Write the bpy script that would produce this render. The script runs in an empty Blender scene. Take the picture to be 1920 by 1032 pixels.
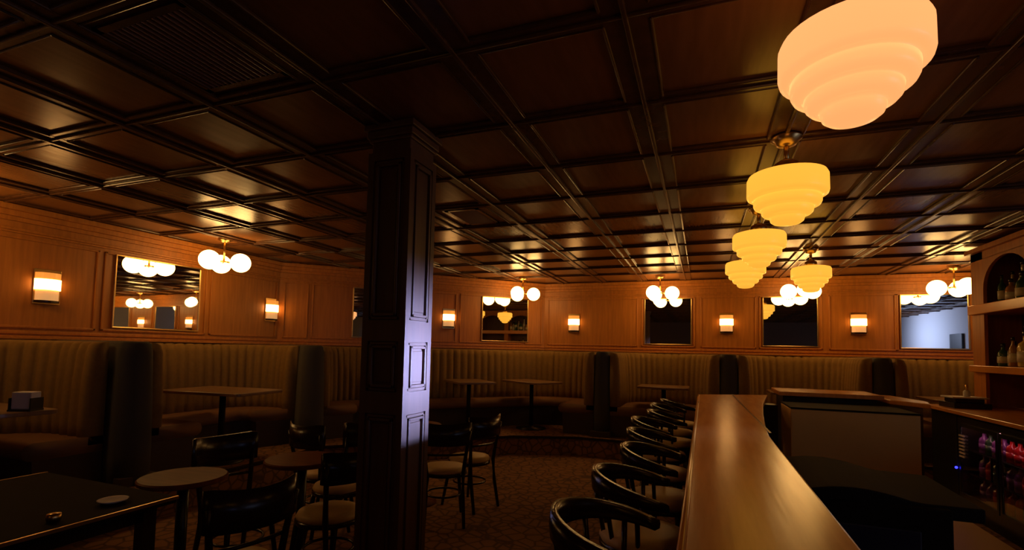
import bpy, math, random
from mathutils import Vector, Matrix
random.seed(4)
C = bpy.context.scene.collection
PI = math.pi

# ------------------------------------------------------------------ camera
F_PX, CX, CY, HOR, VPX, TILT = 930.0, 960.0, 604.0, 656.0, 1317.0, 0.022
EYE = 1.5
roll = math.atan(TILT); pitch = math.atan((HOR-CY)/F_PX*math.cos(roll))
cr, sr = math.cos(roll), math.sin(roll)
F0 = Vector((0, math.cos(pitch), math.sin(pitch))); R0 = Vector((1, 0, 0)); D0 = Vector((0, math.sin(pitch), -math.cos(pitch)))
right = cr*R0 - sr*D0; down = sr*R0 + cr*D0
d = (VPX-CX)*right + (HOR+TILT*(VPX-CX)-CY)*down + F_PX*F0
yaw = math.atan2(d.x, d.y)
Y = Matrix.Rotation(yaw, 3, 'Z')
right, down, fwd = Y@right, Y@down, Y@F0
camd = bpy.data.cameras.new('camera'); cam = bpy.data.objects.new('camera', camd); C.objects.link(cam)
m3 = Matrix((right, -down, -fwd)).transposed()
cam.matrix_world = Matrix.Translation((0, 0, EYE)) @ m3.to_4x4()
camd.sensor_width = 36; camd.lens = 36*F_PX/1920; camd.shift_y = (CY-516)/1920
camd.clip_start = 0.05; camd.clip_end = 60
bpy.context.scene.camera = cam
vs = bpy.context.scene.view_settings
vs.view_transform = 'Standard'; vs.look = 'None'; vs.gamma = 1; vs.use_curve_mapping = False
vs.exposure = 0.0

# ------------------------------------------------------------------ world and daylight
w = bpy.data.worlds.new('world'); bpy.context.scene.world = w; w.use_nodes = True
w.node_tree.nodes['Background'].inputs[0].default_value = (0.30, 0.28, 0.45, 1)
w.node_tree.nodes['Background'].inputs[1].default_value = 0.02
def area(name, loc, target, size, sizey, power, col, spread=180):
    l = bpy.data.lights.new(name, 'AREA'); l.shape = 'RECTANGLE'; l.size = size; l.size_y = sizey
    l.energy = power; l.color = col; l.spread = math.radians(spread)
    o = bpy.data.objects.new(name, l); C.objects.link(o); o.location = loc
    o.rotation_euler = (Vector(target)-Vector(loc)).to_track_quat('-Z', 'Y').to_euler()
    return o
DAY = (0.42, 0.50, 1.0)
area('daylight_room_side', (3.9, 0.9, 2.2), (5.6, 1.3, 1.9), 1.6, 0.8, 34, (0.55, 0.66, 1.0), 140)
area('added_column_beam', (5.3, 5.1, 1.52), (-1.43, 2.35, 1.40), 0.4, 0.5, 9.0, (0.36, 0.46, 1.0), 6)  # narrow blue beam added for the column's highlight, no opening there
area('daylight_spill', (4.2, -2.2, 1.7), (-2.6, 2.2, 0.8), 0.5, 0.4, 0.08, DAY, 25)

# ------------------------------------------------------------------ materials
def mat(name, col, rough=0.5, metal=0, coat=0, bump=0, col2=None, scale=8, stretch=(1, 1, 1), emit=None, es=0, trans=0, detail=4, bscale=None, spec=0.5):
    m = bpy.data.materials.new(name); m.use_nodes = True; nt = m.node_tree; b = nt.nodes['Principled BSDF']
    b.inputs['Base Color'].default_value = (*col, 1); b.inputs['Roughness'].default_value = rough
    b.inputs['Metallic'].default_value = metal; b.inputs['Coat Weight'].default_value = coat
    b.inputs['Specular IOR Level'].default_value = spec
    b.inputs['Transmission Weight'].default_value = trans
    if emit: b.inputs['Emission Color'].default_value = (*emit, 1); b.inputs['Emission Strength'].default_value = es
    if col2 or bump:
        tc = nt.nodes.new('ShaderNodeTexCoord'); mp = nt.nodes.new('ShaderNodeMapping'); mp.inputs['Scale'].default_value = stretch
        nz = nt.nodes.new('ShaderNodeTexNoise'); nz.inputs['Scale'].default_value = scale; nz.inputs['Detail'].default_value = detail
        nt.links.new(tc.outputs['Object'], mp.inputs[0]); nt.links.new(mp.outputs[0], nz.inputs['Vector'])
        if col2:
            r = nt.nodes.new('ShaderNodeValToRGB'); r.color_ramp.elements[0].position = 0.35; r.color_ramp.elements[1].position = 0.68
            r.color_ramp.elements[0].color = (*col, 1); r.color_ramp.elements[1].color = (*col2, 1)
            nt.links.new(nz.outputs['Fac'], r.inputs[0]); nt.links.new(r.outputs[0], b.inputs['Base Color'])
        if bump:
            n2 = nz
            if bscale:
                n2 = nt.nodes.new('ShaderNodeTexNoise'); n2.inputs['Scale'].default_value = bscale; nt.links.new(mp.outputs[0], n2.inputs['Vector'])
            bp = nt.nodes.new('ShaderNodeBump'); bp.inputs['Strength'].default_value = bump; bp.inputs['Distance'].default_value = 0.01
            nt.links.new(n2.outputs['Fac'], bp.inputs['Height']); nt.links.new(bp.outputs[0], b.inputs['Normal'])
    return m
def emat(name, col, s):
    m = bpy.data.materials.new(name); m.use_nodes = True; b = m.node_tree.nodes['Principled BSDF']
    b.inputs['Base Color'].default_value = (*[min(1, c) for c in col], 1); b.inputs['Roughness'].default_value = 0.25
    b.inputs['Emission Color'].default_value = (*col, 1); b.inputs['Emission Strength'].default_value = s
    return m
M = {}
M['wall'] = mat('wall_veneer', (0.40, 0.140, 0.016), 0.45, col2=(0.52, 0.19, 0.025), scale=5, stretch=(6, 6, 0.5), bump=0.05)
M['ceil'] = mat('ceiling_panel_wood', (0.20, 0.082, 0.025), 0.25, col2=(0.25, 0.107, 0.035), scale=4, stretch=(6, 0.8, 1), spec=0.6, bump=0.12, bscale=2.5)
M['beam'] = mat('ceiling_beam_wood', (0.070, 0.029, 0.013), 0.24, col2=(0.10, 0.043, 0.019), scale=5, stretch=(3, 3, 1))
M['column'] = mat('column_wood', (0.085, 0.034, 0.018), 0.50, col2=(0.11, 0.045, 0.024), scale=6, stretch=(6, 6, 0.6), spec=0.7)
M['dark'] = mat('lacquered_dark_wood', (0.022, 0.009, 0.006), 0.24, spec=0.3)
M['bartop'] = mat('bar_top_wood', (0.60, 0.235, 0.042), 0.24, col2=(0.74, 0.31, 0.060), scale=4, stretch=(7, 0.6, 1), spec=0.6, bump=0.10, bscale=3)
M['tabletop'] = mat('table_top_wood', (0.22, 0.115, 0.05), 0.32, col2=(0.28, 0.15, 0.07), scale=4, stretch=(1, 6, 1), coat=0.2)
M['redtop'] = mat('reddish_table_wood', (0.14, 0.040, 0.014), 0.42, col2=(0.19, 0.055, 0.02), scale=4, stretch=(1, 6, 1), spec=0.05)
M['tan'] = mat('tan_channel_velvet', (0.235, 0.132, 0.034), 0.85, col2=(0.265, 0.15, 0.042), scale=30, bump=0.05, spec=0.2)
M['seat'] = mat('brown_seat_vinyl', (0.20, 0.095, 0.04), 0.7, bump=0.1, scale=12, spec=0.3)
M['base'] = mat('booth_base_cloth', (0.055, 0.028, 0.018), 0.8, bump=0.1, scale=40)
M['slate'] = mat('slate_velvet', (0.070, 0.062, 0.052), 0.9, bump=0.1, scale=40, spec=0.15)
M['cream'] = mat('cream_seat_vinyl', (0.66, 0.46, 0.22), 0.5, bump=0.05, scale=20)
M['mirror'] = mat('mirror_silver', (0.86, 0.86, 0.84), 0.015, metal=1)
M['brass'] = mat('aged_brass', (0.65, 0.42, 0.15), 0.3, metal=1)
M['globe'] = emat('globe_glass', (1.0, 0.56, 0.17), 10.5)
def shade_mat(name, c1, s):
    m = emat(name, c1, s); nt = m.node_tree; b = nt.nodes['Principled BSDF']
    b.inputs['Base Color'].default_value = (0.35, 0.22, 0.10, 1)
    g = nt.nodes.new('ShaderNodeNewGeometry'); sx = nt.nodes.new('ShaderNodeSeparateXYZ'); mr = nt.nodes.new('ShaderNodeMapRange')
    mr.inputs['From Min'].default_value = -1; mr.inputs['From Max'].default_value = 0.2; mr.inputs['To Min'].default_value = s*0.86; mr.inputs['To Max'].default_value = s  # step shading put into the emission: downward faces glow less than sides
    nt.links.new(g.outputs['Normal'], sx.inputs[0]); nt.links.new(sx.outputs['Z'], mr.inputs['Value']); nt.links.new(mr.outputs[0], b.inputs['Emission Strength'])
    return m
M['shade_near'] = shade_mat('opal_glass_peach', (1.0, 0.40, 0.135), 1.25)
M['shade'] = shade_mat('opal_glass_yellow', (1.0, 0.44, 0.042), 1.2)
M['sc_mid'] = emat('sconce_glow_bright', (1.0, 0.50, 0.14), 11.0)  # bulb's falloff put into the bands' emission, brightest in the middle
M['sc_top'] = emat('sconce_glow_amber', (1.0, 0.36, 0.05), 0.7)
M['sc_low'] = emat('sconce_glow_cream', (1.0, 0.52, 0.18), 0.45)
M['blacktop'] = mat('matte_black_top', (0.012, 0.007, 0.005), 0.8, spec=0.08)
M['glass'] = mat('clear_glass', (1, 1, 1), 0.02, trans=1)
M['steel'] = mat('dark_steel', (0.012, 0.007, 0.005), 0.8, spec=0.12)
M['navy'] = mat('navy_plastic', (0.010, 0.013, 0.035), 0.4)
M['black'] = mat('black_enamel', (0.012, 0.011, 0.012), 0.35)
M['tanpanel'] = mat('tan_laminate', (0.72, 0.40, 0.085), 0.6, col2=(0.76, 0.43, 0.10), scale=3)
M['vent'] = mat('vent_paint', (0.22, 0.13, 0.10), 0.4)
M['white'] = mat('white_plaster', (0.75, 0.77, 0.82), 0.8, bump=0.03, scale=20)
M['bwall'] = mat('rear_wall_paint', (0.10, 0.06, 0.04), 0.7, bump=0.03, scale=20)
M['mat'] = mat('tan_rubber_floor', (0.75, 0.52, 0.18), 0.45, bump=0.1, scale=10)  # tan raised to stand in for light falling below the cooler
M['paper'] = mat('pale_paper', (0.62, 0.58, 0.60), 0.7, bump=0.02)
def carpet():
    m = bpy.data.materials.new('patterned_carpet'); m.use_nodes = True; nt = m.node_tree; b = nt.nodes['Principled BSDF']
    tc = nt.nodes.new('ShaderNodeTexCoord'); v = nt.nodes.new('ShaderNodeTexVoronoi'); v.inputs['Scale'].default_value = 9; v.feature = 'DISTANCE_TO_EDGE'
    r = nt.nodes.new('ShaderNodeValToRGB'); r.color_ramp.elements[0].color = (0.11, 0.052, 0.022, 1); r.color_ramp.elements[1].color = (0.27, 0.125, 0.046, 1)
    r.color_ramp.elements[0].position = 0.03; r.color_ramp.elements[1].position = 0.12
    nz = nt.nodes.new('ShaderNodeTexNoise'); nz.inputs['Scale'].default_value = 220
    bp = nt.nodes.new('ShaderNodeBump'); bp.inputs['Strength'].default_value = 0.4; bp.inputs['Distance'].default_value = 0.01
    L = nt.links.new
    L(tc.outputs['Object'], v.inputs['Vector']); L(tc.outputs['Object'], nz.inputs['Vector']); L(v.outputs['Distance'], r.inputs[0])
    L(r.outputs[0], b.inputs['Base Color']); L(nz.outputs['Fac'], bp.inputs['Height']); L(bp.outputs[0], b.inputs['Normal'])
    b.inputs['Roughness'].default_value = 0.95
    return m
M['carpet'] = carpet()

# ------------------------------------------------------------------ mesh helpers
class MB:
    def __init__(s): s.v = []; s.f = []; s.sm = []
    def add(s, vs, fs, smooth=False):
        n = len(s.v); s.v += [tuple(p) for p in vs]; s.f += [tuple(i+n for i in f) for f in fs]; s.sm += [smooth]*len(fs); return s
    def box(s, x0, y0, z0, x1, y1, z1):
        v = [(x0,y0,z0),(x1,y0,z0),(x1,y1,z0),(x0,y1,z0),(x0,y0,z1),(x1,y0,z1),(x1,y1,z1),(x0,y1,z1)]
        return s.add(v, [(3,2,1,0),(4,5,6,7),(0,1,5,4),(1,2,6,5),(2,3,7,6),(3,0,4,7)])
    def obox(s, o, u, L, n0, n1, z0, z1, s0=0):   # box along direction u from origin o; n = left normal offsets
        u = Vector((u[0], u[1])).normalized(); n = Vector((-u.y, u.x)); o = Vector(o[:2])
        P = [o+u*s0+n*n0, o+u*L+n*n0, o+u*L+n*n1, o+u*s0+n*n1]
        v = [(p.x,p.y,z0) for p in P]+[(p.x,p.y,z1) for p in P]
        fs = [(3,2,1,0),(4,5,6,7),(0,1,5,4),(1,2,6,5),(2,3,7,6),(3,0,4,7)]
        if n1 < n0: fs = [f[::-1] for f in fs]
        return s.add(v, fs)
    def prism(s, pts, z0, z1):
        n = len(pts); v = [(p[0],p[1],z0) for p in pts]+[(p[0],p[1],z1) for p in pts]
        return s.add(v, [tuple(range(n))[::-1], tuple(range(n, 2*n))]+[(i,(i+1)%n,(i+1)%n+n,i+n) for i in range(n)])
    def lathe(s, prof, seg=24, o=(0,0,0), smooth=True):
        v = []; f = []
        for r, z in prof:
            for k in range(seg):
                a = 2*PI*k/seg; v.append((o[0]+r*math.cos(a), o[1]+r*math.sin(a), o[2]+z))
        for i in range(len(prof)-1):
            for k in range(seg):
                k2 = (k+1)%seg; f.append((i*seg+k, i*seg+k2, (i+1)*seg+k2, (i+1)*seg+k))
        if prof[0][0] > 1e-6: f.append(tuple(range(seg))[::-1])
        if prof[-1][0] > 1e-6: f.append(tuple((len(prof)-1)*seg+k for k in range(seg)))
        return s.add(v, f, smooth)
    def tube(s, pts, r, seg=8, closed=False):
        pts = [Vector(p) for p in pts]; n = len(pts); rr = r if isinstance(r, (list, tuple)) else [r]*n; v = []; f = []
        up = Vector((0, 0, 1))
        for i, p in enumerate(pts):
            a = pts[(i-1)%n] if (closed or i > 0) else p; b = pts[(i+1)%n] if (closed or i < n-1) else p
            t = (b-a).normalized(); x = t.cross(up)
            if x.length < 1e-3: x = t.cross(Vector((1, 0, 0)))
            x.normalize(); y = t.cross(x).normalized()
            for k in range(seg):
                q = 2*PI*k/seg; v.append(p+(x*math.cos(q)+y*math.sin(q))*rr[i])
        m = n if closed else n-1
        for i in range(m):
            j = (i+1)%n
            for k in range(seg):
                k2 = (k+1)%seg; f.append((i*seg+k, j*seg+k, j*seg+k2, i*seg+k2))
        if not closed: f.append(tuple(range(seg))); f.append(tuple((n-1)*seg+k for k in range(seg))[::-1])
        return s.add(v, f, True)
    def ball(s, c, r, seg=20, rings=12, sz=1):
        prof = [(max(1e-7, r*math.sin(PI*i/rings)), -r*sz*math.cos(PI*i/rings)) for i in range(rings+1)]
        return s.lathe(prof, seg, c)
    def sweep(s, path, prof, closed_prof=True, offs=None, smooth=True):
        # path: (x, y, nx, ny) samples; prof: (offset, z) loop; offs: per-sample extra offset weight for points with offset > .05
        n = len(prof); v = []; f = []
        for i, (x, y, nx, ny) in enumerate(path):
            e = offs[i] if offs else 0
            for (o, z) in prof:
                oo = o + (e if o > 0.05 else 0); v.append((x+nx*oo, y+ny*oo, z))
        for i in range(len(path)-1):
            for k in range(n):
                k2 = (k+1)%n; f.append((i*n+k, (i+1)*n+k, (i+1)*n+k2, i*n+k2))
        f.append(tuple(range(n))); f.append(tuple((len(path)-1)*n+k for k in range(n))[::-1])
        return s.add(v, f, smooth)
    def build(s, name, m, parent=None, bevel=0, fix=True):
        me = bpy.data.meshes.new(name); me.from_pydata([tuple(p) for p in s.v], [], s.f)
        for p, q in zip(me.polygons, s.sm): p.use_smooth = q
        me.update()
        if fix:
            import bmesh
            b = bmesh.new(); b.from_mesh(me); bmesh.ops.recalc_face_normals(b, faces=b.faces); b.to_mesh(me); b.free()
        me.materials.append(M[m] if isinstance(m, str) else m)
        o = bpy.data.objects.new(name, me); C.objects.link(o)
        if parent: o.parent = parent
        if bevel:
            bv = o.modifiers.new('bevel', 'BEVEL'); bv.width = bevel; bv.segments = 2; bv.limit_method = 'ANGLE'
        return o
def tag(o, label=None, cat=None, group=None, kind=None):
    if label: o['label'] = label
    if cat: o['category'] = cat
    if group: o['group'] = group
    if kind: o['kind'] = kind
    return o
def thing(name, label, cat, loc=(0, 0, 0), rz=0, group=None):
    o = bpy.data.objects.new(name, None); C.objects.link(o); o.location = loc; o.rotation_euler = (0, 0, rz); o.empty_display_size = 0.1
    return tag(o, label, cat, group)
def dup(root, loc, rz, label, group=None):
    def cp(o, par):
        c = o.copy(); C.objects.link(c)
        if par: c.parent = par
        for ch in [k for k in ALL_CHILDREN(o)]: cp(ch, c)
        return c
    r = cp(root, None); r.location = loc; r.rotation_euler = (0, 0, rz); r['label'] = label
    if group: r['group'] = group
    return r
def ALL_CHILDREN(o): return [k for k in C.objects if k.parent == o]
def struct(o): o['kind'] = 'structure'; return o

# ------------------------------------------------------------------ room shell
H = 2.7
WL, FAR, RW, BW = -5.8, 8.65, 5.6, -3.0
K1 = (-5.8, 5.54); K2 = (-2.69, 8.65)
struct(MB().add([(-6,-3.2,0),(6,-3.2,0),(6,9,0),(-6,9,0)], [(0,1,2,3)]).build('floor', 'carpet', fix=False))
struct(MB().box(WL-.15, BW, 0, WL, 5.54, H+.1).build('wall_left', 'wall'))
struct(MB().prism([K1, K2, (-2.69,8.8), (-5.95,8.8), (-5.95,5.54)], 0, H+.1).build('wall_corner', 'wall'))
struct(MB().box(-2.69, FAR, 0, RW, FAR+.15, H+.1).build('wall_far', 'wall'))
struct(MB().box(RW, BW, 0, RW+.15, FAR+.15, H+.1).build('wall_right', 'white'))
struct(MB().box(WL-.15, BW-.15, 0, RW+.15, BW, H+.1).build('wall_rear', 'bwall'))
# dark doorway seen in the right hand mirror
d1 = struct(MB().box(RW-.05, 2.35, 0, RW-.001, 2.95, 2.1).build('door_1', 'black', bevel=.005))
MB().ball((RW-.08, 2.45, 1.0), .025).build('door_handle', 'brass', d1)
# platform under the booths
plat = [(WL,BW),(-4.35,BW),(-4.35,4.95),(-2.55,6.75),(-1.7,7.1),(RW,7.1),(RW,FAR),K2,K1]
struct(MB().prism(plat, 0, 0.25).build('trim_1', 'carpet', bevel=.01))
nose = MB()
for a, b in zip(plat[1:5], plat[2:6]):
    a = Vector(a); b = Vector(b); nose.obox(a, b-a, (b-a).length, -.02, .03, .235, .262)
struct(nose.build('trim_2', 'dark'))
# ceiling: recessed panels behind a grid of boards, each with a bead down its middle and mouldings at the panel edges
struct(MB().box(WL, BW, H+.018, RW, FAR, H+.1).build('ceiling', 'ceil'))
SX, SY, X0, Y0 = 0.685, 0.668, -0.26, 0.395
xs = [X0+SX*k for k in range(-8, 9)]; ys = [Y0+SY*k for k in range(-5, 13)]
def hw(x, y):    # inside the room outline
    return y < x+11.34-.05
lb = MB(); cbm = MB(); bead = MB(); mold = MB()
for x in xs:
    if x < WL+.05 or x > RW: continue
    ymax = min(FAR, x+11.34)
    lb.box(x-.085, BW, H+.004, x+.085, ymax, H+.019)
    bead.box(x-.010, BW, H-.012, x+.010, ymax, H+.006)
for y in ys:
    if y > FAR-.3: continue
    xmin = max(WL, y-11.34)
    cbm.box(xmin, y-.04, H+.006, RW, y+.04, H+.019)
    bead.box(xmin, y-.008, H-.006, RW, y+.008, H+.008)
for x, x2 in zip(xs[:-1], xs[1:]):
    for y, y2 in zip(ys[:-1], ys[1:]):
        if y2 > FAR-.3 or x2 > RW: continue
        if y2 > x+11.34+.1 or x < WL-.3: continue
        a, b, c, e = x+.080, x2-.080, y+.04, y2-.04
        ta = .013
        for q in ((a, c, a+ta, e), (b-ta, c, b, e)):
            mold.box(q[0], q[1], H-.002, q[2], q[3], H+.019)
        for q in ((a, c, b, c+ta), (a, e-ta, b, e)):
            mold.box(q[0], q[1], H+.002, q[2], q[3], H+.019)
struct(lb.build('trim_3', 'beam')); struct(cbm.build('trim_4', 'beam')); struct(bead.build('trim_5', 'beam', bevel=.005)); struct(mold.build('trim_6', 'beam', bevel=.006))
# wall panelling -------------------------------------------------------------
def panelling(n, o, u, L, fields):
    m = MB()
    for z0, z1, dp in ((1.50, 1.53, .07), (1.545, 1.575, .018), (2.455, 2.475, .02), (2.475, 2.50, .032), (2.56, 2.60, .03), (2.60, 2.65, .055), (2.65, 2.70, .085)):
        m.obox(o, u, L, 0, -dp, z0, z1)
    for (a, b) in fields:          # raised frame around each field
        for (s0, s1, z0, z1) in ((a, b, 1.60, 1.622), (a, b, 2.405, 2.427), (a, a+.022, 1.60, 2.427), (b-.022, b, 1.60, 2.427)):
            m.obox(o, u, s1, 0, -.016, z0, z1, s0)
    return struct(m.build('trim_%d' % n, 'wall', bevel=.004))
# left wall runs along +y, room on its right side (negative normal)
panelling(7, (WL, BW), (0, 1), 8.54, [(3.3, 5.0), (5.1, 6.2), (7.45, 8.5), (6.25, 7.40)])
panelling(8, K1, (1, 1), 4.398, [(.06, .40), (.45, 1.60), (1.68, 2.72), (2.78, 3.94), (4.0, 4.34)])
panelling(9, (-2.69, FAR), (1, 0), 8.28, [(.06, 1.66), (1.72, 2.58), (2.66, 3.48), (3.52, 4.38), (4.46, 5.30), (5.30, 6.18), (6.26, 8.1)])
struct(MB().box(WL, BW, 1.50, WL+.11, 5.5, 1.515).box(-2.6, FAR-.11, 1.50, RW, FAR, 1.515).build('trim_10', 'wall'))

# ------------------------------------------------------------------ mirrors
def mirror(loc, rz, wdt, label):
    t = thing('wall_mirror', label, 'mirror', loc, rz, 'square mirrors on the panelled walls')
    h = .375; f = MB(); a = wdt/2
    # local: face looks to -y
    MB().box(-a, -.018, -h, a, 0, h).build('mirror_glass', 'mirror', t)
    for q in ((-a-.016, -h-.016, a+.016, -h), (-a-.016, h, a+.016, h+.016), (-a-.016, -h, -a, h), (a, -h, a+.016, h)):
        f.box(q[0], -.026, q[1], q[2], 0, q[3])
    f.build('frame', 'brass', t, bevel=.004)
    return t
mirror((WL, 3.825, 2.025), PI/2, .93, 'large mirror on the left wall above the booth next to the leftmost globe light')
mirror((-4.76, 6.58, 2.025), PI/4, .84, 'mirror on the angled wall half hidden behind the square wooden column')
mirror((-3.245, 8.095, 2.025), PI/4, .86, 'mirror on the angled wall just right of the column, near two white globes')
mirror((-.54, FAR, 2.025), 0, .73, 'dark mirror on the far wall behind a globe light, left of the bar lamps')
mirror((1.255, FAR, 2.025), 0, .73, 'mirror on the far wall behind the globe light under the farthest bar lamp')
mirror((3.045, FAR, 2.025), 0, .76, 'pale blue mirror on the far wall right beside the bottle shelves')

# ------------------------------------------------------------------ sconces
def make_sconce(loc, rz, label):
    t = thing('wall_sconce', label, 'wall lamp', loc, rz, 'lit wall sconces between the mirrors')
    def half(r, z0, z1, seg=14):
        pts = [(r*math.cos(PI+PI*k/seg), -.012+.8*r*math.sin(PI+PI*k/seg)) for k in range(seg+1)]
        return MB().prism(pts, z0, z1)
    MB().box(-.105, -.014, -.17, .105, 0, .16).build('back_plate', 'brass', t, bevel=.003)
    half(.098, .065, .125).build('glass_top_band', 'sc_top', t)
    half(.102, -.035, .065).build('glass_diffuser', 'sc_mid', t)
    half(.090, -.135, -.035).build('glass_lower_band', 'sc_low', t)
    half(.096, -.155, -.135).build('bottom_cap', 'dark', t)
    return t
SC = [((WL, 2.78, 2.0), PI/2, 'wall sconce at the far left above the first booth'),
      ((WL, 5.40, 2.0), PI/2, 'wall sconce on the left wall right of the three-globe light'),
      ((-3.975, 7.365, 2.0), PI/4, 'wall sconce on the angled wall directly right of the square column'),
      ((-2.14, FAR, 2.0), 0, 'wall sconce above the big booth with two tables'),
      ((.36, FAR, 2.0), 0, 'wall sconce below the stepped bar lamps, between two dark mirrors'),
      ((2.15, FAR, 2.0), 0, 'rightmost wall sconce, left of the pale blue mirror')]
s0 = make_sconce(*SC[0])
for l in SC[1:]: dup(s0, *l)

# ------------------------------------------------------------------ globe fixtures
def make_globes(loc, rz, label):
    t = thing('globe_ceiling_light', label, 'ceiling lamp', loc, rz, 'three-globe lights above the booths')
    MB().lathe([(.07, 0), (.075, -.015), (.03, -.04)], 20).build('canopy', 'brass', t)
    MB().tube([(0, 0, -.03), (0, 0, -.26)], .011).build('stem', 'brass', t)
    for k in range(3):
        a = 2*PI*k/3
        arm = MB().tube([(0, 0, -.26), (.07*math.cos(a), .07*math.sin(a), -.27)], .010).build('arm', 'brass', t)
        MB().ball((.18*math.cos(a), .18*math.sin(a), -.27), .108, 24, 16).build('glass_globe', 'globe', t)
    return t
GL = [((-5.14, 4.09, H-.0), 2.62, 'three-globe ceiling light at left beside the large left mirror'),
      ((-2.80, 7.75, H-.0), 0.35, 'globe light with two white globes right of the column, beside the angled wall mirror'),
      ((-.62, 8.05, H-.0), 0.0, 'globe light bunched before the mirror left of the bar lamps'),
      ((1.33, 8.05, H-.0), 0.6, 'globe light directly below the farthest bar lamp'),
      ((3.06, 8.05, H-.0), 0.95, 'globe light at right close to the bottle shelves'),
      ((-5.22, 1.72, H-.0), 0.5, 'three-globe light above the leftmost booth, reaching out of the picture')]
g0 = make_globes(*GL[0])
for l in GL[1:]: dup(g0, *l)

# ------------------------------------------------------------------ stepped bar pendants
def make_pendant(loc, label, sm):
    t = thing('bar_pendant_lamp', label, 'pendant lamp', loc, 0, 'stepped opal glass lamps above the bar')
    MB().lathe([(.075, 0), (.08, -.012), (.055, -.03), (.05, -.045), (.02, -.055)], 24).build('canopy', 'brass', t)
    MB().tube([(0, 0, -.05), (0, 0, -.15)], .014).build('stem', 'brass', t)
    MB().lathe([(.03, -.13), (.06, -.15), (.065, -.205)], 24).build('shade_holder', 'brass', t)
    prof = [(.05, -.205), (.165, -.208), (.190, -.216), (.199, -.235), (.200, -.318), (.196, -.332), (.180, -.340), (.165, -.342), (.167, -.346), (.166, -.375), (.160, -.388), (.142, -.395), (.128, -.397),
            (.129, -.402), (.125, -.425), (.115, -.436), (.098, -.441), (.086, -.443), (.086, -.452), (.080, -.470), (.066, -.481), (.04, -.488), (.0001, -.490)]
    MB().lathe(prof, 40).build('glass_shade', sm, t)
    return t
make_pendant((.425, 1.735, H), 'large peach stepped glass lamp, nearest of the row above the bar', 'shade_near')
p0 = make_pendant((.43, 3.02, H), 'yellow stepped lamp with its brass ceiling mount showing, second nearest', 'shade')
dup(p0, (.43, 4.45, H), 0, 'third yellow stepped lamp in the bar row')
dup(p0, (.43, 5.82, H), 0, 'farthest yellow stepped lamp in the row along the bar, partly behind the third')
dup(p0, (1.13, 6.32, H), 0, 'yellow stepped lamp standing off to the right of the bar row, above a globe light')

dup(p0, (.43, .22, H), 0, 'stepped lamp of the bar row hanging just above and behind the view')
dup(p0, (.43, -1.20, H), 0, 'rearmost stepped lamp of the bar row, behind the view')
dup(p0, (-2.6, -1.20, H), 0, 'added stepped lamp out of view behind the long dark table, lighting the foreground')  # unseen lamp off the bar row, added to light the foreground

# ------------------------------------------------------------------ ceiling vents
def make_vent(loc, wx, wy, label):
    t = thing('ceiling_vent', label, 'vent', loc, 0, 'slatted ceiling vents')
    f = MB()
    for q in ((-wx, -wy, wx, -wy+.03), (-wx, wy-.03, wx, wy), (-wx, -wy, -wx+.03, wy), (wx-.03, -wy, wx, wy)): f.box(q[0], q[1], -.012, q[2], q[3], .0)
    f.build('frame', 'beam', t)
    s = MB(); n = 15
    for k in range(n):
        x = -wx+.045+(2*wx-.09)*k/(n-1)
        v = [(x+sx, y, z) for y in (-wy+.03, wy-.03) for sx, z in ((-.009, -.012), (-.006, -.013), (.009, -.001), (.006, .0))]
        s.add(v, [(0,1,2,3), (7,6,5,4), (0,4,5,1), (1,5,6,2), (2,6,7,3), (3,7,4,0)])
    s.build('slats', 'vent', t)
    return t
make_vent((X0-SX*2.5, Y0+SY*1.5, H+.018), .25, .25, 'slatted vent in the dark ceiling panel at upper left, near the column')
make_vent((X0-SX*2.5, Y0+SY*5.5, H+.018), .16, .25, 'small slatted ceiling vent just right of the column')

# ------------------------------------------------------------------ column
def make_column():
    t = thing('wooden_column', 'square dark wooden column with moulded panels and daylight on its right side', 'column', (-1.568, 2.325, 0))
    a = .122
    MB().box(-a, -a, 0, a, a, H).build('shaft', 'column', t, bevel=.006)
    cap = MB()
    for z0, z1, e in ((H-.03, H+.005, .035), (H-.07, H-.03, .022), (H-.09, H-.07, .012)): cap.box(-a-e, -a-e, z0, a+e, a+e, z1)
    cap.build('capital', 'column', t, bevel=.006)
    b = MB().box(-a-.035, -a-.035, 0, a+.035, a+.035, .16).box(-a-.02, -a-.02, .16, a+.02, a+.02, .20); b.build('plinth', 'column', t, bevel=.006)
    for k in range(4):
        g = MB(); R = Matrix.Rotation(k*PI/2, 4, 'Z'); m = MB()
        for z0, z1 in ((.26, 1.145), (1.27, 1.525), (1.645, 2.50)):
            e = .028; wv = a-e
            # stepped frame around the panel and a raised field inside
            for w0, w1, dp in ((wv, wv-.014, .010), (wv-.018, wv-.032, .018)):
                d0 = wv-w0
                m.box(-w0, -a-dp, z0+d0, -w1, -a+.001, z1-d0); m.box(w1, -a-dp, z0+d0, w0, -a+.001, z1-d0)
                m.box(-w0, -a-dp, z0+d0, w0, -a+.001, z0+d0+.014); m.box(-w0, -a-dp, z1-d0-.014, w0, -a+.001, z1-d0)
            m.box(-wv+.042, -a-.008, z0+.045, wv-.042, -a+.001, z1-.045)
        o = m.build('panel_moulding', 'column', t, bevel=.002); o.matrix_local = R
        m = MB()
        w_ = a+.012 if k % 2 == 0 else a-.0005
        for (q0, q1, z0, z1) in [(-w_, w_, p, q) for p, q in ((.205, .255), (1.15, 1.265), (1.53, 1.64), (2.505, 2.55))]+[(u, v, p, q) for (u, v) in ((-w_, -a+.026), (a-.026, w_)) for p, q in ((.255, 1.15), (1.265, 1.53), (1.64, 2.505))]:
            m.box(q0, -a-.012, z0, q1, -a+.001, z1)
        o = m.build('face_frame', 'column', t); o.matrix_local = R
make_column()

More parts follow.
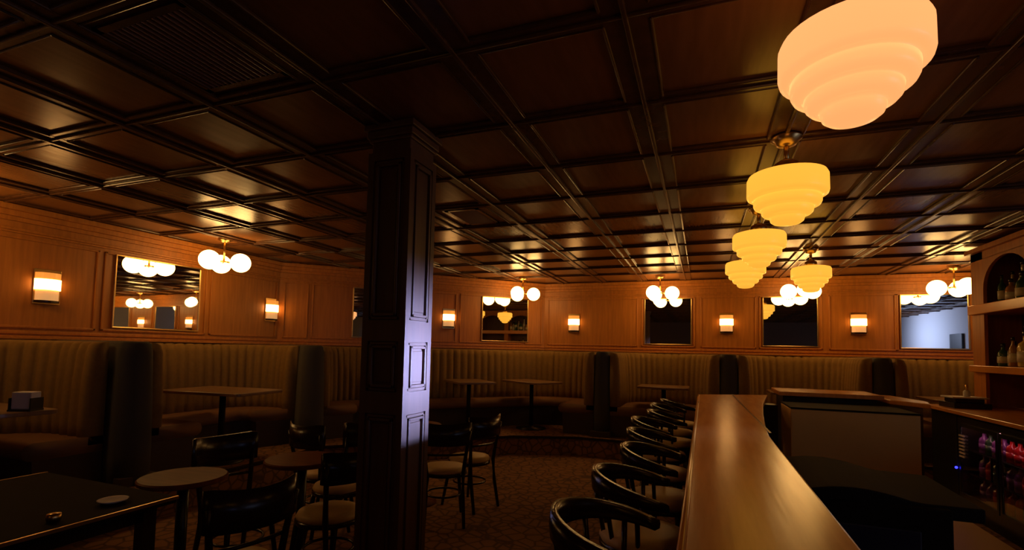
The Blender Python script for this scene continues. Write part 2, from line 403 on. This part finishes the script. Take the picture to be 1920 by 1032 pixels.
# ------------------------------------------------------------------ booths
def round_path(pts, r, step=.016):
    P = [Vector(p) for p in pts]; out = []
    seg = [P[0]]
    poly = []
    for i in range(1, len(P)-1):
        a, b, c = P[i-1], P[i], P[i+1]; u = (a-b).normalized(); v = (c-b).normalized()
        ang = u.angle(v); rr = r if ang < 2.0 else .9
        tl = rr/math.tan(ang/2)
        tl = min(tl, .48*(a-b).length if i > 1 else .98*(a-b).length, .48*(c-b).length if i < len(P)-2 else .98*(c-b).length)
        rr = tl*math.tan(ang/2)
        cen = b+(u+v).normalized()*(rr/math.sin(ang/2)); p1 = b+u*tl; p2 = b+v*tl
        a1 = math.atan2((p1-cen).y, (p1-cen).x); a2 = math.atan2((p2-cen).y, (p2-cen).x)
        da = (a2-a1+PI) % (2*PI)-PI; n = max(4, int(abs(da)*rr/step))
        poly.append(p1)
        for k in range(1, n+1):
            q = a1+da*k/n; poly.append(cen+Vector((math.cos(q), math.sin(q)))*rr)
    poly = [P[0]]+poly+[P[-1]]
    # resample
    res = []; s = 0; L = [0]
    for a, b in zip(poly[:-1], poly[1:]): L.append(L[-1]+(b-a).length)
    tot = L[-1]; n = int(tot/step); j = 0
    for k in range(n+1):
        s = tot*k/n
        while j < len(L)-2 and L[j+1] < s: j += 1
        a, b = poly[j], poly[j+1]; f = (s-L[j])/max(1e-9, L[j+1]-L[j]); res.append(a.lerp(b, f))
    out = []
    for i, p in enumerate(res):
        t = (res[min(i+1, n)]-res[max(i-1, 0)]).normalized(); out.append((p.x, p.y, t.y, -t.x))   # right-hand normal
    return out, tot
def booth(pts, label, r=.6):
    c = Vector(pts[1]+(0.25,)) if False else Vector((pts[1][0], pts[1][1], 0.25))
    t = thing('booth_banquette', label, 'booth seat', (c.x, c.y, .25), 0, 'curved channel-back booths along the walls')
    lp = [(p[0]-c.x, p[1]-c.y) for p in pts]
    path, tot = round_path(lp, r)
    pw = tot/round(tot/.118); n = len(path)
    offs = [.046*math.sqrt(abs(math.sin(PI*(tot*i/(n-1))/pw)))-.02 for i in range(n)]
    z = -.25
    MB().sweep(path, [(0, .62+z), (.13, .62+z), (.135, .80+z), (.125, 1.15+z), (.105, 1.40+z), (.085, 1.465+z), (.055, 1.488+z), (.0, 1.492+z)], offs=offs).build('channelled_backrest', 'tan', t)
    sp = path[::3]+([path[-1]] if (n-1) % 3 else [])
    MB().sweep(sp, [(.0, .56+z), (.50, .56+z), (.535, .585+z), (.545, .63+z), (.53, .675+z), (.48, .70+z), (.12, .69+z), (0, .69+z)]).build('seat_cushion', 'seat', t)
    MB().sweep(sp, [(.0, .002), (.46, .002), (.48, .56+z), (0, .56+z)], smooth=False).build('base', 'base', t)
    return t
# all listed so that the room interior lies to the right of travel
booth([(-4.80, .95), (-5.77, .95), (-5.77, 2.77), (-4.80, 2.77)], 'leftmost booth with tan channelled back below the first wall sconce')
booth([(-4.80, 3.13), (-5.77, 3.13), (-5.77, 5.37), (-4.84, 4.985)], 'booth below the large left mirror with one rectangular table')
booth([(-4.72, 5.26), (-5.62, 5.66), (-2.68, 8.60), (-1.52, 8.60), (-1.52, 7.42)], 'widest booth behind the column, wrapping the angled corner')
booth([(-1.28, 7.42), (-1.28, 8.62), (.22, 8.62), (.22, 7.42)], 'booth behind the bar stools, below the globe light left of the bar lamps')
booth([(.46, 7.42), (.46, 8.62), (1.98, 8.62), (1.98, 7.42)], 'booth below the dark mirror under the farthest bar lamp')
booth([(2.22, 7.42), (2.22, 8.62), (3.74, 8.62), (3.74, 7.42)], 'rightmost booth below the pale blue mirror')
def divider(p0, p1, label, ws=1.0):
    a = Vector(p0); b = Vector(p1); u = (b-a); L = u.length; rz = math.atan2(u.y, u.x)
    t = thing('booth_divider', label, 'booth divider', (a.x, a.y, .25), rz, 'upholstered end walls between booths')
    # bulging end: outline in plan, tapered upwards
    def ring(z, hw_, ext):
        hw_ *= ws; ext *= ws
        pts = [(0, -hw_), (L-.10, -hw_)]
        for k in range(9):
            q = -PI/2+PI*k/8; pts.append((L-.10+(ext)*math.cos(q), hw_*math.sin(q)))
        pts += [(L-.10, hw_), (0, hw_)]
        return [(x, y, z) for x, y in pts]
    zz = [(0, .165, .17), (.25, .165, .17), (.8, .155, .13), (1.15, .145, .10), (1.23, .13, .09), (1.25, .10, .07)]
    v = []; f = []
    for q in zz: v += ring(*q)
    n = 13
    for i in range(len(zz)-1):
        for k in range(n):
            f.append((i*n+k, i*n+(k+1) % n, (i+1)*n+(k+1) % n, (i+1)*n+k))
    f.append(tuple(range(n))[::-1]); f.append(tuple((len(zz)-1)*n+k for k in range(n)))
    MB().add(v, f, True).build('upholstered_end', 'slate', t)
    MB().box(L-.35, -.15, .0, L+.06, .15, .08).build('kick_board', 'base', t, bevel=.004)
    return t
divider((WL, 2.95), (-4.65, 2.95), 'nearest dark booth divider, at the left in front of the large mirror')
divider((-5.70, 5.498), (-4.62, 5.05), 'dark booth divider just left of the column')
divider((-1.40, FAR), (-1.40, 7.35), 'dark booth divider right of the two-table booth', .72)
divider((.34, FAR), (.34, 7.35), 'dark booth divider above the far end of the bar top', .72)
divider((2.10, FAR), (2.10, 7.35), 'rightmost dark booth divider, left of the bottle shelves', .72)
divider((WL, .78), (-4.65, .78), 'dark booth divider at the left edge beyond the picture')
divider((3.86, FAR), (3.86, 7.35), 'dark booth divider hidden beyond the bottle shelves', .72)

# ------------------------------------------------------------------ booth tables
def booth_table(loc, rz, lx, ly, label):
    t = thing('booth_table', label, 'table', loc, rz, 'pedestal tables in the booths')
    pts = []; r = .05
    for (sx, sy, a0) in ((1,1,0), (-1,1,PI/2), (-1,-1,PI), (1,-1,1.5*PI)):
        for k in range(5):
            q = a0+PI/2*k/4; pts.append((sx*(lx/2-r)+r*math.cos(q), sy*(ly/2-r)+r*math.sin(q)))
    MB().prism(pts, .725, .755).build('table_top', 'tabletop', t, bevel=.006)
    MB().tube([(0, 0, .03), (0, 0, .72)], .032, 12).build('pedestal', 'steel', t)
    MB().lathe([(.24, .0), (.24, .012), (.06, .03), (.035, .05)], 24).build('foot', 'black', t)
    MB().box(-.16, -.16, .71, .16, .16, .726).build('top_bracket', 'steel', t)
    return t
booth_table((-4.78, 3.88, .25), .12, 1.0, .66, 'rectangular table in the booth below the large left mirror')
booth_table((-4.78, 1.86, .25), 0.0, 1.0, .66, 'table at the left edge with a pale caddy on it')
booth_table((-3.38, 6.99, .25), -PI/4, .85, .60, 'left of the two tables in the wide corner booth, beside the column')
booth_table((-2.56, 7.60, .25), -.5, .85, .60, 'right of the two tables in the wide corner booth')
booth_table((-.54, 7.78, .25), 0, .72, .60, 'booth table seen right above the far bar stools')
booth_table((1.22, 7.78, .25), 0, .72, .60, 'booth table behind the far end of the bar')
booth_table((2.98, 7.78, .25), 0, .72, .60, 'booth table beside the bottle shelves')
t = thing('napkin_caddy', 'pale square napkin caddy on the table at the left edge', 'napkin holder', (-4.37, 2.03, 1.005), .5)
MB().box(-.07, -.06, 0, .07, .06, .012).build('tray', 'black', t); MB().box(-.06, -.045, .012, .06, .045, .13).build('napkins', 'paper', t, bevel=.006)
MB().box(-.068, -.056, .0, -.062, .056, .09).build('side_plate', 'black', t); MB().box(.062, -.056, 0, .068, .056, .09).build('side_plate', 'black', t)

# ------------------------------------------------------------------ cafe chairs
def chair_parts(t, seat_m='cream'):
    MB().lathe([(.185, .40), (.20, .405), (.20, .43)], 28).build('seat_ring', 'dark', t)
    MB().lathe([(.19, .428), (.198, .445), (.185, .468), (.13, .480), (.0001, .484)], 28).build('seat', seat_m, t)
    for s in (-1, 1):
        MB().tube([(s*.135, .125, .42), (s*.15, .145, .25), (s*.172, .185, 0)], [.019, .016, .013], 10).build('leg', 'dark', t)
        MB().tube([(s*.165, -.235, 0), (s*.155, -.185, .25), (s*.155, -.165, .44), (s*.175, -.185, .62), (s*.20, -.215, .80)], [.014, .017, .019, .016, .013], 10).build('leg', 'dark', t)
    pts = [(.15*math.cos(2*PI*k/28), -.005+.155*math.sin(2*PI*k/28), .235) for k in range(28)]
    MB().tube(pts, .009, 8, True).build('stretcher', 'dark', t)
    m = MB(); n = 14; v = []; f = []
    for k in range(n+1):
        q = (k/n-.5)*2; x = .215*q; y = -.275+.085*q*q; lift = .018*q*q; e = .92 if abs(q) > .99 else 1
        for dy, z in ((-.010, .685), (.010, .685), (.012, .76), (.006, .86), (-.008, .865), (-.014, .76)):
            v.append((x, y+dy, (z-.77)*e+.77+lift*(1 if z > .7 else 0)))
    for k in range(n):
        for j in range(6): f.append((k*6+j, k*6+(j+1) % 6, (k+1)*6+(j+1) % 6, (k+1)*6+j))
    f.append(tuple(range(6))); f.append(tuple(n*6+j for j in range(6))[::-1])
    m.add(v, f, True).build('backrest', 'dark', t)
    MB().tube([(s*.17, -.18-.03*(1-s*s), .60) for s in (-1, -.5, 0, .5, 1)], .010, 8).build('back_rail', 'dark', t)
def rz_face(dx, dy): return math.atan2(dy, dx)-PI/2
G = 'dark cafe chairs with round cream seats'
ch = thing('cafe_chair', 'cafe chair standing free right of the column, cream seat in full view', 'chair', (-2.10, 4.40, 0), rz_face(-1, .35), G)
chair_parts(ch)
for loc, rz, lb_ in (((-2.12, 3.93, 0), rz_face(-.6, 1), 'chair back showing right against the right edge of the column'),
                    ((-2.20, 2.58, 0), rz_face(-1, .2), 'chair half hidden by the left side of the column, cream seat toward the round table'),
                    ((-2.93, 3.37, 0), rz_face(.2, 1), 'chair behind the small round table left of the column'),
                    ((-2.83, 2.46, 0), rz_face(1, -.2), 'chair left of the small round table with a pale glint on its back'),
                    ((-2.10, 1.78, 0), rz_face(-1, .25), 'nearest chair, its curved backrest at the bottom left of the column'),
                    ((-2.55, 3.10, 0), rz_face(-.2, -1), 'chair beyond the small round table, seat peeking at its right')):
    dup(ch, loc, rz, lb_, G)

# ------------------------------------------------------------------ small round tables and the long table
def round_table(loc, r, label):
    t = thing('round_cafe_table', label, 'table', loc, 0, 'small round wooden tables')
    MB().lathe([(r-.012, .722), (r, .73), (r, .745), (r-.008, .752)], 40, smooth=False).build('table_top', 'redtop', t)
    MB().tube([(0, 0, .03), (0, 0, .722)], .03, 12).build('pedestal', 'black', t)
    MB().lathe([(.22, .0), (.22, .012), (.07, .035), (.03, .06)], 28).build('foot', 'redtop', t)
    return t
round_table((-2.47, 2.62, 0), .235, 'small round reddish table among the chairs left of the column')
round_table((-2.62, 4.25, 0), .25, 'round table hidden behind the column, its foot showing beside the chair')
round_table((-2.72, 1.99, 0), .22, 'round brown table at the corner of the long dark table')
t = thing('long_table', 'long dark glossy table at the bottom left corner with light edges', 'table', (-2.93, .35, 0))
MB().box(-.53, -1.35, .715, .53, 1.38, .75).build('table_top', 'blacktop', t, bevel=.008)
for sx in (-1, 1):
    for sy in (-1, 1): MB().box(sx*.46-.03, sy*1.28-.03, 0, sx*.46+.03, sy*1.28+.03, .716).build('leg', 'dark', t)
MB().box(-.44, -1.26, .64, .44, 1.26, .716).build('apron', 'dark', t)
MB().box(.530, -1.35, .736, .540, 1.38, .751).box(-.540, -1.35, .736, -.530, 1.38, .751).build('edge_strip', 'brass', t)
t = thing('small_dish', 'small pale dish lying at the edge of the long dark table', 'dish', (-2.55, 1.53, .752))
MB().lathe([(.03, .0), (.055, .010), (.06, .016), (.05, .014), (.0001, .006)], 24).build('bowl', 'paper', t)
t2 = MB().lathe([(.022, 0), (.026, .012), (.024, .03), (.0001, .032)], 20).build('cup_holder', 'brass'); t2.location = (-2.50, 1.28, .752)
tag(t2, 'small brass candle cup on the long dark table, nearer than the dish', 'candle holder')

# ------------------------------------------------------------------ bar counter
t = thing('bar_counter', 'long bar counter with a glossy orange-brown wooden top', 'bar counter', (0, 0, 0))
top = [(-.045, -1.6), (.335, -1.6), (.335, 3.0), (.36, 3.4), (.42, 4.1), (.50, 4.9), (.66, 6.05), (.30, 5.86), (-.035, 5.66)]
MB().prism(top, 1.03, 1.07).build('counter_top', 'bartop', t, bevel=.008)
MB().box(.10, -1.6, 0, .30, 5.45, 1.031).build('counter_front', 'column', t, bevel=.005)
MB().tube([(-.047, -1.6, 1.062), (-.037, 5.65, 1.062)], .011, 10).build('edge_bead', 'bartop', t)
g = MB()
for a, b in (((.30, 5.86), (.325, 4.4)), ((.325, 4.4), (.352, 3.1))):
    a = Vector(a); b = Vector(b); g.obox(a, b-a, (b-a).length, -.006, .006, 1.0695, 1.0725)
g.build('mitre_seam', 'dark', t)
for k in range(9):
    y = -1.2+k*.74
    m = MB()
    for q in ((y-.30, .25, y+.30, .28), (y-.30, .88, y+.30, .91), (y-.30, .25, y-.27, .91), (y+.27, .25, y+.30, .91)): m.box(.088, q[0], q[1], .101, q[2], q[3])
    m.build('panel_moulding', 'column', t)
MB().tube([(.03, -1.5, .2), (.03, 5.4, .2)], .02, 12).build('foot_rail', 'brass', t)
MB().box(.02, 5.3, .18, .10, 5.34, .22).box(.02, 2.4, .18, .10, 2.44, .22).box(.02, .4, .18, .10, .44, .22).build('rail_bracket', 'brass', t)

t = thing('return_counter', 'short dark return of the bar at its far end with a lit edge', 'bar counter', (0, 0, 0))
MB().box(.70, 5.50, 1.11, 1.56, 6.10, 1.15).build('counter_top', 'bartop', t, bevel=.006)
MB().box(.74, 5.56, 0, 1.52, 6.0, 1.111).build('counter_body', 'black', t)
MB().box(.48, 5.42, 0, .68, 5.60, 1.02).build('corner_post', 'black', t)
t = thing('bar_side_table', 'brown sloping counter piece right of the dark return of the bar', 'counter', (0, 0, 0))
MB().prism([(1.58, 5.45), (1.78, 5.15), (1.87, 5.45), (1.78, 6.1), (1.58, 6.1)], 1.08, 1.12).build('counter_top', 'bartop', t, bevel=.01)
MB().prism([(1.60, 5.5), (1.76, 5.25), (1.82, 5.5), (1.74, 6.05), (1.60, 6.05)], 0, 1.081).build('counter_body', 'column', t)

t = thing('storage_cabinet', 'tan flat-fronted cabinet behind the bar', 'cabinet', (1.12, 5.1, 0))
MB().box(-.42, -.28, .10, .48, .28, 1.05).build('carcass', 'tanpanel', t, bevel=.006)
MB().box(-.38, -.24, 0, .44, .24, .10).build('kick_board', 'black', t)
MB().box(-.42, -.285, 1.05, .48, .285, 1.065).build('top_edge', 'steel', t, bevel=.003)

t = thing('undercounter_fridge', 'low dark unit behind the bar with a curved cover and a navy front door', 'fridge', (.70, 2.98, 0))
MB().box(-.30, -.32, .10, .29, .32, .86).build('cabinet', 'steel', t, bevel=.01)
MB().box(-.16, -.345, .16, .17, -.321, .765).build('door', 'navy', t, bevel=.006)
m = MB(); v = []; f = []; n = 14
for k in range(n+1):
    x = -.32+.74*k/n; q = k/n; z = .885+.040*math.sin(PI*min(1, q*1.5))-.02*q
    for y, dz in ((-.36+.10*q, 0), (.34, .01), (.34, -.045), (-.36+.10*q, -.06)): v.append((x, y, z+dz))
for k in range(n):
    for j in range(4): f.append((k*4+j, k*4+(j+1) % 4, (k+1)*4+(j+1) % 4, (k+1)*4+j))
f.append((0, 1, 2, 3)); f.append((n*4+3, n*4+2, n*4+1, n*4))
m.add(v, f).build('curved_cover', 'steel', t, bevel=.006)
for sx in (-.26, .25):
    for sy in (-.28, .28): MB().tube([(sx, sy, 0), (sx, sy, .10)], .02).build('foot', 'black', t)

# ------------------------------------------------------------------ bar stools
def stool_parts(t):   # faces +x (the bar)
    MB().lathe([(.175, .68), (.19, .685), (.19, .705)], 28).build('seat_ring', 'dark', t)
    MB().lathe([(.182, .704), (.190, .72), (.178, .742), (.12, .752), (.0001, .755)], 28).build('seat', 'cream', t)
    for a in (45, 135, 225, 315):
        q = math.radians(a); c, s = math.cos(q), math.sin(q)
        MB().tube([(c*.15, s*.15, .70), (c*.185, s*.185, .35), (c*.225, s*.225, 0)], [.018, .017, .014], 10).build('leg', 'dark', t)
    MB().tube([(.195*math.cos(2*PI*k/28), .195*math.sin(2*PI*k/28), .24) for k in range(28)], .011, 8, True).build('foot_ring', 'brass', t)
    v = []; f = []; n = 26
    for k in range(n+1):
        q = PI+(k/n-.5)*2*math.radians(112); e = abs(k/n-.5)*2
        zc = .955-.05*e*e; hh = .042-.028*e**1.5; r = .212; w_ = .010+.008*e
        ext = .04*max(0, e-.6)
        for dr, dz in ((-w_, -hh), (w_, -hh), (w_+.004, 0), (w_, hh), (-w_, hh), (-w_-.004, 0)):
            v.append(((r+dr)*math.cos(q)+ext, (r+dr)*math.sin(q), zc+dz))
    for k in range(n):
        for j in range(6): f.append((k*6+j, k*6+(j+1) % 6, (k+1)*6+(j+1) % 6, (k+1)*6+j))
    f.append(tuple(range(6))); f.append(tuple(n*6+j for j in range(6))[::-1])
    MB().add(v, f, True).build('back_rail', 'dark', t)
    for a in (95, 135, 165, 195, 225, 265):
        q = math.radians(a); e = abs(a-180)/112
        MB().tube([(.165*math.cos(q), .165*math.sin(q), .70), (.210*math.cos(q), .210*math.sin(q), .93-.05*e*e)], .010, 8).build('spindle', 'dark', t)
GS = 'dark bar stools lined up at the bar'
sl = ['nearest bar stool at the bottom edge, cream seat against the counter', 'second bar stool from the front, wrapped back above its cream seat',
      'third bar stool from the front in the row', 'fourth bar stool from the front in the row', 'fifth bar stool from the front in the row',
      'sixth bar stool from the front, small in the distance', 'seventh bar stool, next to last before the end of the bar', 'last bar stool at the far end of the bar']
sy_ = [1.62, 2.22, 2.82, 3.42, 4.02, 4.62, 5.22, 5.82]; sx_ = [-.24, -.23, -.20, -.25, -.30, -.24, -.27, -.22]; sr_ = [0, .05, -.06, .08, -.05, .1, -.08, .3]
st = thing('bar_stool', sl[0], 'bar stool', (sx_[0], sy_[0], 0), 0, GS); stool_parts(st)
for k in range(1, 8): dup(st, (sx_[k], sy_[k], 0), sr_[k], sl[k], GS)

# ------------------------------------------------------------------ back bar: counter, cooler, shelving
t = thing('back_bar_counter', 'back bar counter with a light front edge under the bottle shelves', 'counter', (0, 0, 0))
MB().box(2.30, 3.0, .965, 3.10, 6.86, 1.0).build('counter_top', 'bartop', t, bevel=.005)
MB().box(2.36, 6.24, 0, 3.08, 6.82, .966).build('end_cabinet', 'black', t, bevel=.005)
MB().box(2.36, 3.0, 0, 3.08, 3.3, .966).build('end_cabinet', 'black', t, bevel=.005)
t = thing('bottle_cooler', 'glass-door bottle cooler under the back bar counter', 'cooler', (2.36, 0, 0))
m = MB().box(.0, 3.32, .12, .70, 6.22, .19).box(0, 3.32, .88, .70, 6.22, .94).box(.66, 3.32, .19, .70, 6.22, .88).box(0, 3.32, .19, .66, 3.36, .88).box(0, 6.16, .19, .66, 6.22, .88)
m.build('housing', 'black', t)
MB().box(.03, 3.36, .0, .68, 6.2, .12).build('kick_board', 'black', t)
for k in range(4):
    y0 = 3.37+k*.70; m = MB()
    for q in ((y0, .19, y0+.68, .22), (y0, .85, y0+.68, .88), (y0, .22, y0+.03, .85), (y0+.65, .22, y0+.68, .85)): m.box(-.02, q[0], q[1], .0, q[2], q[3])
    dr = m.build('door', 'black', t)
    MB().box(-.012, y0+.031, .221, -.006, y0+.649, .849).build('door_pane', 'glass', dr)
    MB().tube([(-.035, y0+.06, .45), (-.035, y0+.06, .65)], .008).build('door_handle', 'steel', dr)
for z in (.40, .62): MB().box(.05, 3.37, z, .64, 6.15, z+.008).build('shelf', 'steel', t)
m = MB()
for k in range(7): m.box(-.028, 6.03, .56+k*.033, -.018, 6.13, .574+k*.033)
m.build('vent_slats', 'paper', t)
MB().ball((-.03, 6.19, .44), .012).build('indicator_light', emat('blue_led', (0.02, 0.02, 1), 6), t)
MB().box(.02, 3.5, .872, .05, 6.1, .88).build('interior_light', emat('cooler_light', (1.0, .40, .45), 5), t)
# bottles ---------------------------------------------------------------------
def bm_(name, col, rough=.12, **k): M[name] = mat(name, col, rough, coat=.3, **k)
bm_('red_glass', (.45, .02, .02)); bm_('purple_glass', (.20, .06, .25)); bm_('green_glass', (.03, .09, .04)); bm_('amber_glass', (.35, .16, .03))
bm_('clear_spirit', (.45, .42, .36)); bm_('yellow_spirit', (.55, .42, .08)); bm_('label_paper', (.62, .58, .46), .6); bm_('bottle_black', (.02, .02, .03))
BP = {'slim': [(.030, 0), (.034, .008), (.034, .16), (.026, .19), (.012, .215), (.012, .27), (.014, .275), (.014, .285)],
      'stout': [(.040, 0), (.044, .008), (.044, .12), (.038, .145), (.016, .165), (.015, .20), (.018, .205), (.018, .225)],
      'tall': [(.032, 0), (.036, .01), (.030, .10), (.036, .18), (.014, .235), (.012, .32), (.016, .325), (.016, .345)]}
protos = {}
def bottle(kind, gl, loc, label, group, sc=1.0, lab='label_paper'):
    key = (kind, gl, lab)
    if key not in protos:
        t = thing('bottle', label, 'bottle', loc, 0, group)
        p = BP[kind]
        MB().lathe(p, 16).build('bottle_body', gl, t)
        r = p[2][0]; zt = p[2][1]
        if kind == 'tall': MB().lathe([(.0375, .11), (.0385, .17)], 16).build('label_band', lab, t)
        else: MB().lathe([(r+.0012, zt*.25), (r+.0012, zt*.8)], 16).build('label_band', lab, t)
        e = p[-1]; MB().lathe([(e[0]+.001, e[1]-.03), (e[0]+.001, e[1]+.006)], 12).build('cap', 'bottle_black', t)
        t.scale = (sc,)*3; protos[key] = t; return t
    o = dup(protos[key], loc, 0, label, group); o.scale = (sc,)*3; return o
# in the cooler
k = 0
for z, gp in ((.194, 'bottles on the cooler floor'), (.41, 'bottles on the middle cooler shelf'), (.63, 'bottles on the upper cooler shelf')):
    for j in range(11):
        y = 5.95-j*.112; gl = ['purple_glass', 'red_glass', 'red_glass', 'green_glass'][(j//2+int(z*5)) % 4] if j else 'purple_glass'
        nm = {'purple_glass': 'purple', 'red_glass': 'red', 'green_glass': 'green'}[gl]
        lv = {.194: 'bottom level', .41: 'middle shelf', .63: 'upper shelf'}[z]
        side = 'left end' if j < 3 else ('middle' if j < 8 else 'right part')
        bottle('stout', gl, (2.46, y, z), '%s bottle in the glass-door cooler, %s, %s' % (nm, lv, side), '%s bottles, %s, %s' % (nm, lv, side), 1.0 if z < .6 else .95, gl); k += 1

# shelving with arches ---------------------------------------------------------
t = thing('back_bar_shelving', 'brown wooden back bar shelving with arched niches up to the ceiling', 'shelving', (2.75, 0, 0))
YE = 6.84; bays = [(5.78, 6.60), (4.84, 5.66)]
fr = MB()
# solid verticals
edges = [YE]+[v for b in bays for v in (b[1], b[0])]+[4.74]
for a, b in zip(edges[0::2], edges[1::2]): fr.box(0, b, 1.0, .03, a, H-.04)
fr.box(0, 4.74, 2.56, .03, YE, H-.04)
for (y0, y1) in bays:
    cy_ = (y0+y1)/2; r = (y1-y0)/2; zs = 2.24; n = 16; rz_ = .30
    pts = [(cy_-r*math.cos(PI*q/n), zs+rz_*math.sin(PI*q/n)) for q in range(n+1)]
    for (a, b) in zip(pts[:-1], pts[1:]):
        v = []
        for x in (0, .03): v += [(x, a[0], a[1]), (x, b[0], b[1]), (x, b[0], 2.565), (x, a[0], 2.565)]
        fr.add(v, [(0, 1, 2, 3), (7, 6, 5, 4), (0, 4, 5, 1), (1, 5, 6, 2), (2, 6, 7, 3), (3, 7, 4, 0)])
fr.build('arched_face', 'wall', t)
MB().box(.40, 4.74, 1.0, .43, YE, H-.04).build('back_panel', 'column', t)
MB().box(.03, YE-.03, 1.0, .40, YE, H-.04).build('end_panel', 'wall', t)
MB().box(.03, 4.74, 1.0, .40, 4.77, H-.04).build('end_panel', 'wall', t)
MB().box(-.045, 4.74, H-.06, .43, YE+.03, H-.013).build('top_board', 'wall', t)
for z0, z1 in ((1.98, 2.08), (1.37, 1.44)):
    MB().box(-.05, 4.74, z0, .40, YE-.02, z1).build('shelf', 'bartop', t, bevel=.006)
for (a, b) in zip(bays[:-1], bays[1:]):
    MB().box(.03, b[1]+.04, 1.0, .40, b[1]+.07, H-.04).build('partition', 'wall', t)
rows = [(2.082, 'top shelf under the arch', [('slim', 'green_glass', 6.50, 1.0), ('tall', 'clear_spirit', 6.42, .9), ('stout', 'amber_glass', 6.34, 1.0), ('tall', 'clear_spirit', 6.24, 1.12), ('stout', 'green_glass', 6.15, 1.2), ('slim', 'clear_spirit', 6.07, 1.15), ('tall', 'green_glass', 5.99, 1.0), ('stout', 'clear_spirit', 5.90, 1.1), ('slim', 'amber_glass', 5.83, 1.0)]),
        (1.442, 'lower shelf of the back bar', [('stout', 'green_glass', 6.52, 1.0), ('stout', 'clear_spirit', 6.44, 1.1), ('slim', 'amber_glass', 6.34, 1.0), ('tall', 'yellow_spirit', 6.22, 1.15), ('stout', 'yellow_spirit', 6.12, 1.5), ('slim', 'clear_spirit', 6.02, 1.1), ('tall', 'amber_glass', 5.93, 1.1), ('slim', 'green_glass', 5.85, 1.0)])]
ordn = ['first', 'second', 'third', 'fourth', 'fifth', 'sixth', 'seventh', 'eighth', 'ninth']
nmc = {'green_glass': 'green', 'clear_spirit': 'clear', 'amber_glass': 'amber', 'yellow_spirit': 'yellow'}
for z, where, lst in rows:
    for i, (kd, gl, y, sc) in enumerate(lst):
        bottle(kd, gl, (2.86+.05*(i % 2), y, z), '%s %s bottle on the %s, %s from the left' % (kd, nmc[gl], where, ordn[i]), 'bottles on the '+where, sc)
# things on the back counter
t = thing('register_terminal', 'dark cash register terminal with a pale top on the back bar counter', 'cash register', (2.55, 6.55, 1.0), .1)
MB().box(-.16, -.14, 0, .16, .14, .055).build('cash_drawer', 'black', t, bevel=.004)
MB().box(-.13, -.10, .055, .12, .10, .10).build('printer_body', 'black', t, bevel=.006)
MB().box(-.16, -.12, .10, .15, .11, .115).build('top_plate', 'paper', t, bevel=.003)
t = thing('small_jar', 'small pale jar standing on the register terminal', 'jar', (2.57, 6.55, 1.117))
MB().lathe([(.026, 0), (.03, .01), (.03, .05), (.018, .065)], 16).build('jar_body', 'paper', t); MB().lathe([(.012, .065), (.012, .12)], 12).build('pump', 'brass', t)
for i, (y, x) in enumerate(((5.05, 2.52), (4.92, 2.46))):
    o = MB().lathe([(.05, 0), (.055, .01), (.055, .035), (.045, .04)], 20).build('saucer_stack', 'paper'); o.location = (x, y, 1.0)
    tag(o, ['stack of pale saucers at the right edge on the back counter', 'second saucer stack, nearer, at the right edge of the back counter'][i], 'saucers')
t = MB().prism([(1.62, 3.4), (2.28, 3.4), (2.28, 6.7), (1.75, 6.7)], .0, .03).build('floor_mat', 'mat', bevel=.005)
tag(t, 'tan rubber floor mat behind the bar below the bottle cooler', 'floor mat')
